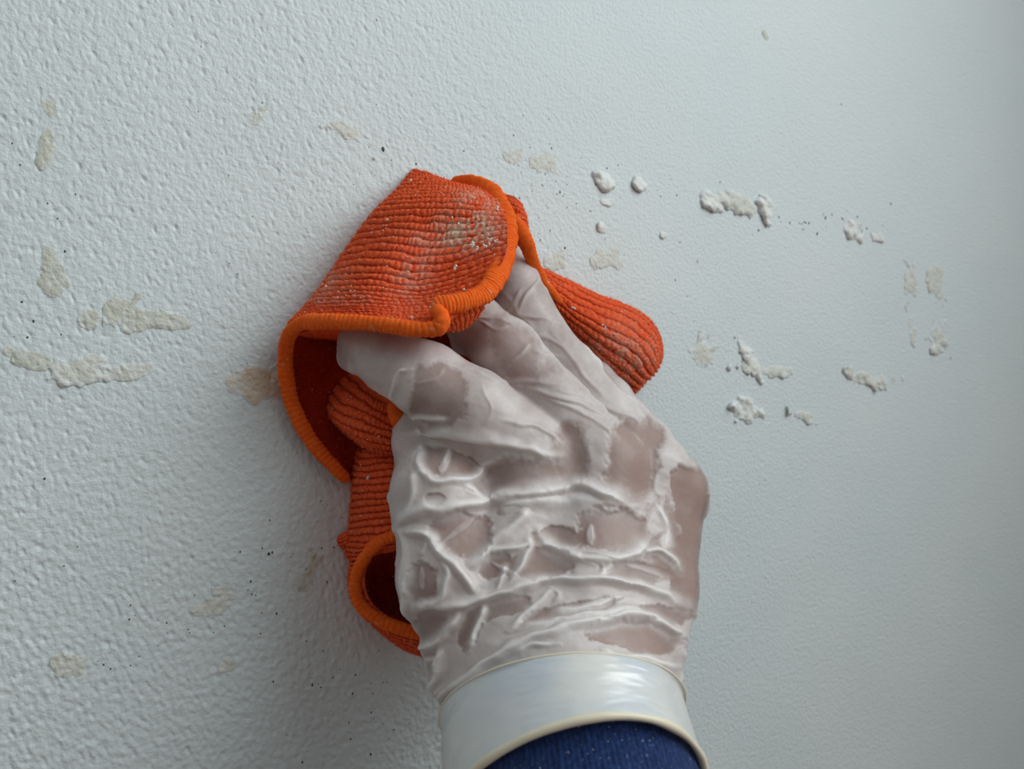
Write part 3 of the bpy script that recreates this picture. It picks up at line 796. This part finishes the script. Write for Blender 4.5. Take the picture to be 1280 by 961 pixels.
# cuff of the glove, folded back on itself
def ringpts(c, a, bvec, th): return np.array(c)[None] + np.cos(th)[:, None] * np.array(a)[None] + np.sin(th)[:, None] * np.array(bvec)[None]
def loft(rings, n, nv, fnoise=None, closed=True):
    th = np.linspace(0, 2 * math.pi, n, endpoint=False)
    K = [np.array([*r[0], *r[1], *r[2]]) for r in rings]; K = catmull(np.array(K), np.linspace(0, len(K) - 1, nv))
    V = np.stack([ringpts(k[:3], k[3:6], k[6:9], th) for k in K])
    if fnoise is not None:
        cen = K[:, None, :3]; d = V - cen; d /= np.linalg.norm(d, axis=-1, keepdims=True); V = V + d * fnoise[..., None]
    return V
RA = ((14.6, -96.6, 236), (36.2, 2.5, 0), (0, 26.0, -25.0))
RB = ((15.6, -104, 229), (36.4, 4.5, 0), (-1.5, 28.0, -25.5))
RC = ((17.4, -115, 219), (36.4, 8.0, 0), (-3.5, 32.5, -24.5))
M_cuff = bpy.data.materials.new('folded_film'); M_cuff.use_nodes = True; nt = M_cuff.node_tree; b = nt.nodes['Principled BSDF']
b.inputs['Base Color'].default_value = (.70, .74, .78, 1); b.inputs['Roughness'].default_value = .3; b.inputs['Alpha'].default_value = .78
b.inputs['Coat Weight'].default_value = 1.0; b.inputs['Coat Roughness'].default_value = .34; b.inputs['Coat IOR'].default_value = 1.9
tc, nz, bp = noise_bump(nt, b, 160, .06, .001, 3)
n2 = node(nt, 'ShaderNodeTexNoise', i_Scale=45.0, i_Detail=3.0); nt.links.new(tc.outputs['Object'], n2.inputs['Vector'])
nt.links.new(mixcol(nt, ramp(nt, n2.outputs[0], .38, .62), (.68, .74, .80), (.88, .87, .82)), b.inputs['Base Color'])
nn, mv = 420, 90
fz = .7 * field(mv, nn, 24, 34, 61) + .10 * field(mv, nn, 30, 6, 62, ang=.35) + .04 * field(mv, nn, 3, 2, 63)
fz = fz * sstep(0, .1, np.linspace(0, 1, mv))[:, None]
VC = loft([RA, RB, RC], nn, mv, fz)
# inner layer, a little smaller, joined at the hem fold
inn = loft([RA, RB, RC], nn, 12, np.full((12, nn), -1.0))
Vc = np.concatenate([inn[::-1].reshape(-1, 3), VC.reshape(-1, 3)])
cuff = new_mesh('glove_cuff', W(Vc), grid_faces(nn, mv + 12, closed_u=True), M_cuff, glove)
cuff.data.transform(Matrix.Translation(-Vector(pe_off)))
cuff['label'] = 'shiny bluish-white turned-back cuff of the glove'
# rolled bead at the mouth, and the fine edge of the fold
def bead(name, k, r, M, par, lift=0.):
    th = np.linspace(0, 2 * math.pi, nn, endpoint=False); c = VC[k]; cen = c.mean(0)
    T = np.roll(c, -1, 0) - np.roll(c, 1, 0); T /= np.linalg.norm(T, axis=1, keepdims=True)
    O = c - cen; O /= np.linalg.norm(O, axis=1, keepdims=True); Bn = np.cross(T, O)
    a = np.arange(10) / 10 * 2 * math.pi; rr = r * (1 + .12 * field(2, nn, 9, 1, 66)[0])
    V = (c + O * lift)[:, None] + (O[:, None] * np.cos(a)[None, :, None] + Bn[:, None] * np.sin(a)[None, :, None]) * rr[:, None, None]
    F = grid_faces(10, nn + 1, closed_u=True) % (10 * nn)
    o = new_mesh(name, W(V.reshape(-1, 3)) - pe_off, F, M, par); return o
M_bead, nt, b = mat('cream_rolled_rim', (.80, .72, .55), .35)
r_ = bead('rolled_rim', mv - 1, 1.15, M_bead, glove); r_['label'] = 'cream rolled rim at the mouth of the glove'
bead('fold_edge', 2, .32, M_bead, glove, .05)['label'] = 'thin cream line along the fold of the cuff'

# sleeve
M_knit, nt, b = mat('navy_knit', (.012, .035, .13), .9)
b.inputs['Sheen Weight'].default_value = .15; b.inputs['Specular IOR Level'].default_value = .2
tc = node(nt, 'ShaderNodeTexCoord')
n1 = node(nt, 'ShaderNodeTexNoise', i_Scale=900.0, i_Detail=3.0); nt.links.new(tc.outputs['Object'], n1.inputs['Vector'])
n3 = node(nt, 'ShaderNodeTexNoise', i_Scale=1500.0, i_Detail=1.0); nt.links.new(tc.outputs['Object'], n3.inputs['Vector'])
c1 = mixcol(nt, ramp(nt, n1.outputs[0], .4, .65), (.006, .018, .075), (.014, .04, .14))
nt.links.new(mixcol(nt, ramp(nt, n3.outputs[0], .72, .78), c1, (.35, .45, .6)), b.inputs['Base Color'])
axd = np.array([.12, -.76, -.63])
ns, ms = 720, 130
thn = np.linspace(0, 2 * math.pi, ns, endpoint=False)
def sring(t, k): c = np.array(RC[0]) + axd * t; return (tuple(c), tuple(np.array(RC[1]) * k), tuple(np.array(RC[2]) * k * np.array([1, .93, 1.05])))
knit = .28 * np.abs(np.sin(thn * 75))[None] ** .7 * np.ones((ms, 1)) + .06 * field(ms, ns, 1.5, 1.5, 71) + .5 * field(ms, ns, 40, 14, 72)
VS = loft([sring(-9, .90), sring(0, .93), sring(20, .97), sring(60, 1.02), sring(110, 1.10), sring(150, 1.16)], ns, ms, knit - .3)
Fsl = grid_faces(ns, ms, closed_u=True)
inner = loft([sring(-9, .86), sring(150, 1.1)], ns, 2)
nsl = ns * ms
VSl = np.concatenate([VS.reshape(-1, 3), inner.reshape(-1, 3)])
i0 = np.arange(ns); i1 = (i0 + 1) % ns
Fx = np.concatenate([Fsl, np.stack([i0, i1, nsl + i1, nsl + i0], -1), np.stack([nsl + i0, nsl + i1, nsl + ns + i1, nsl + ns + i0], -1)])
sl = new_mesh('sleeve', W(VSl) - pe_off, Fx, M_knit, person)
sl['label'] = 'navy blue knitted sleeve inside the cuff'
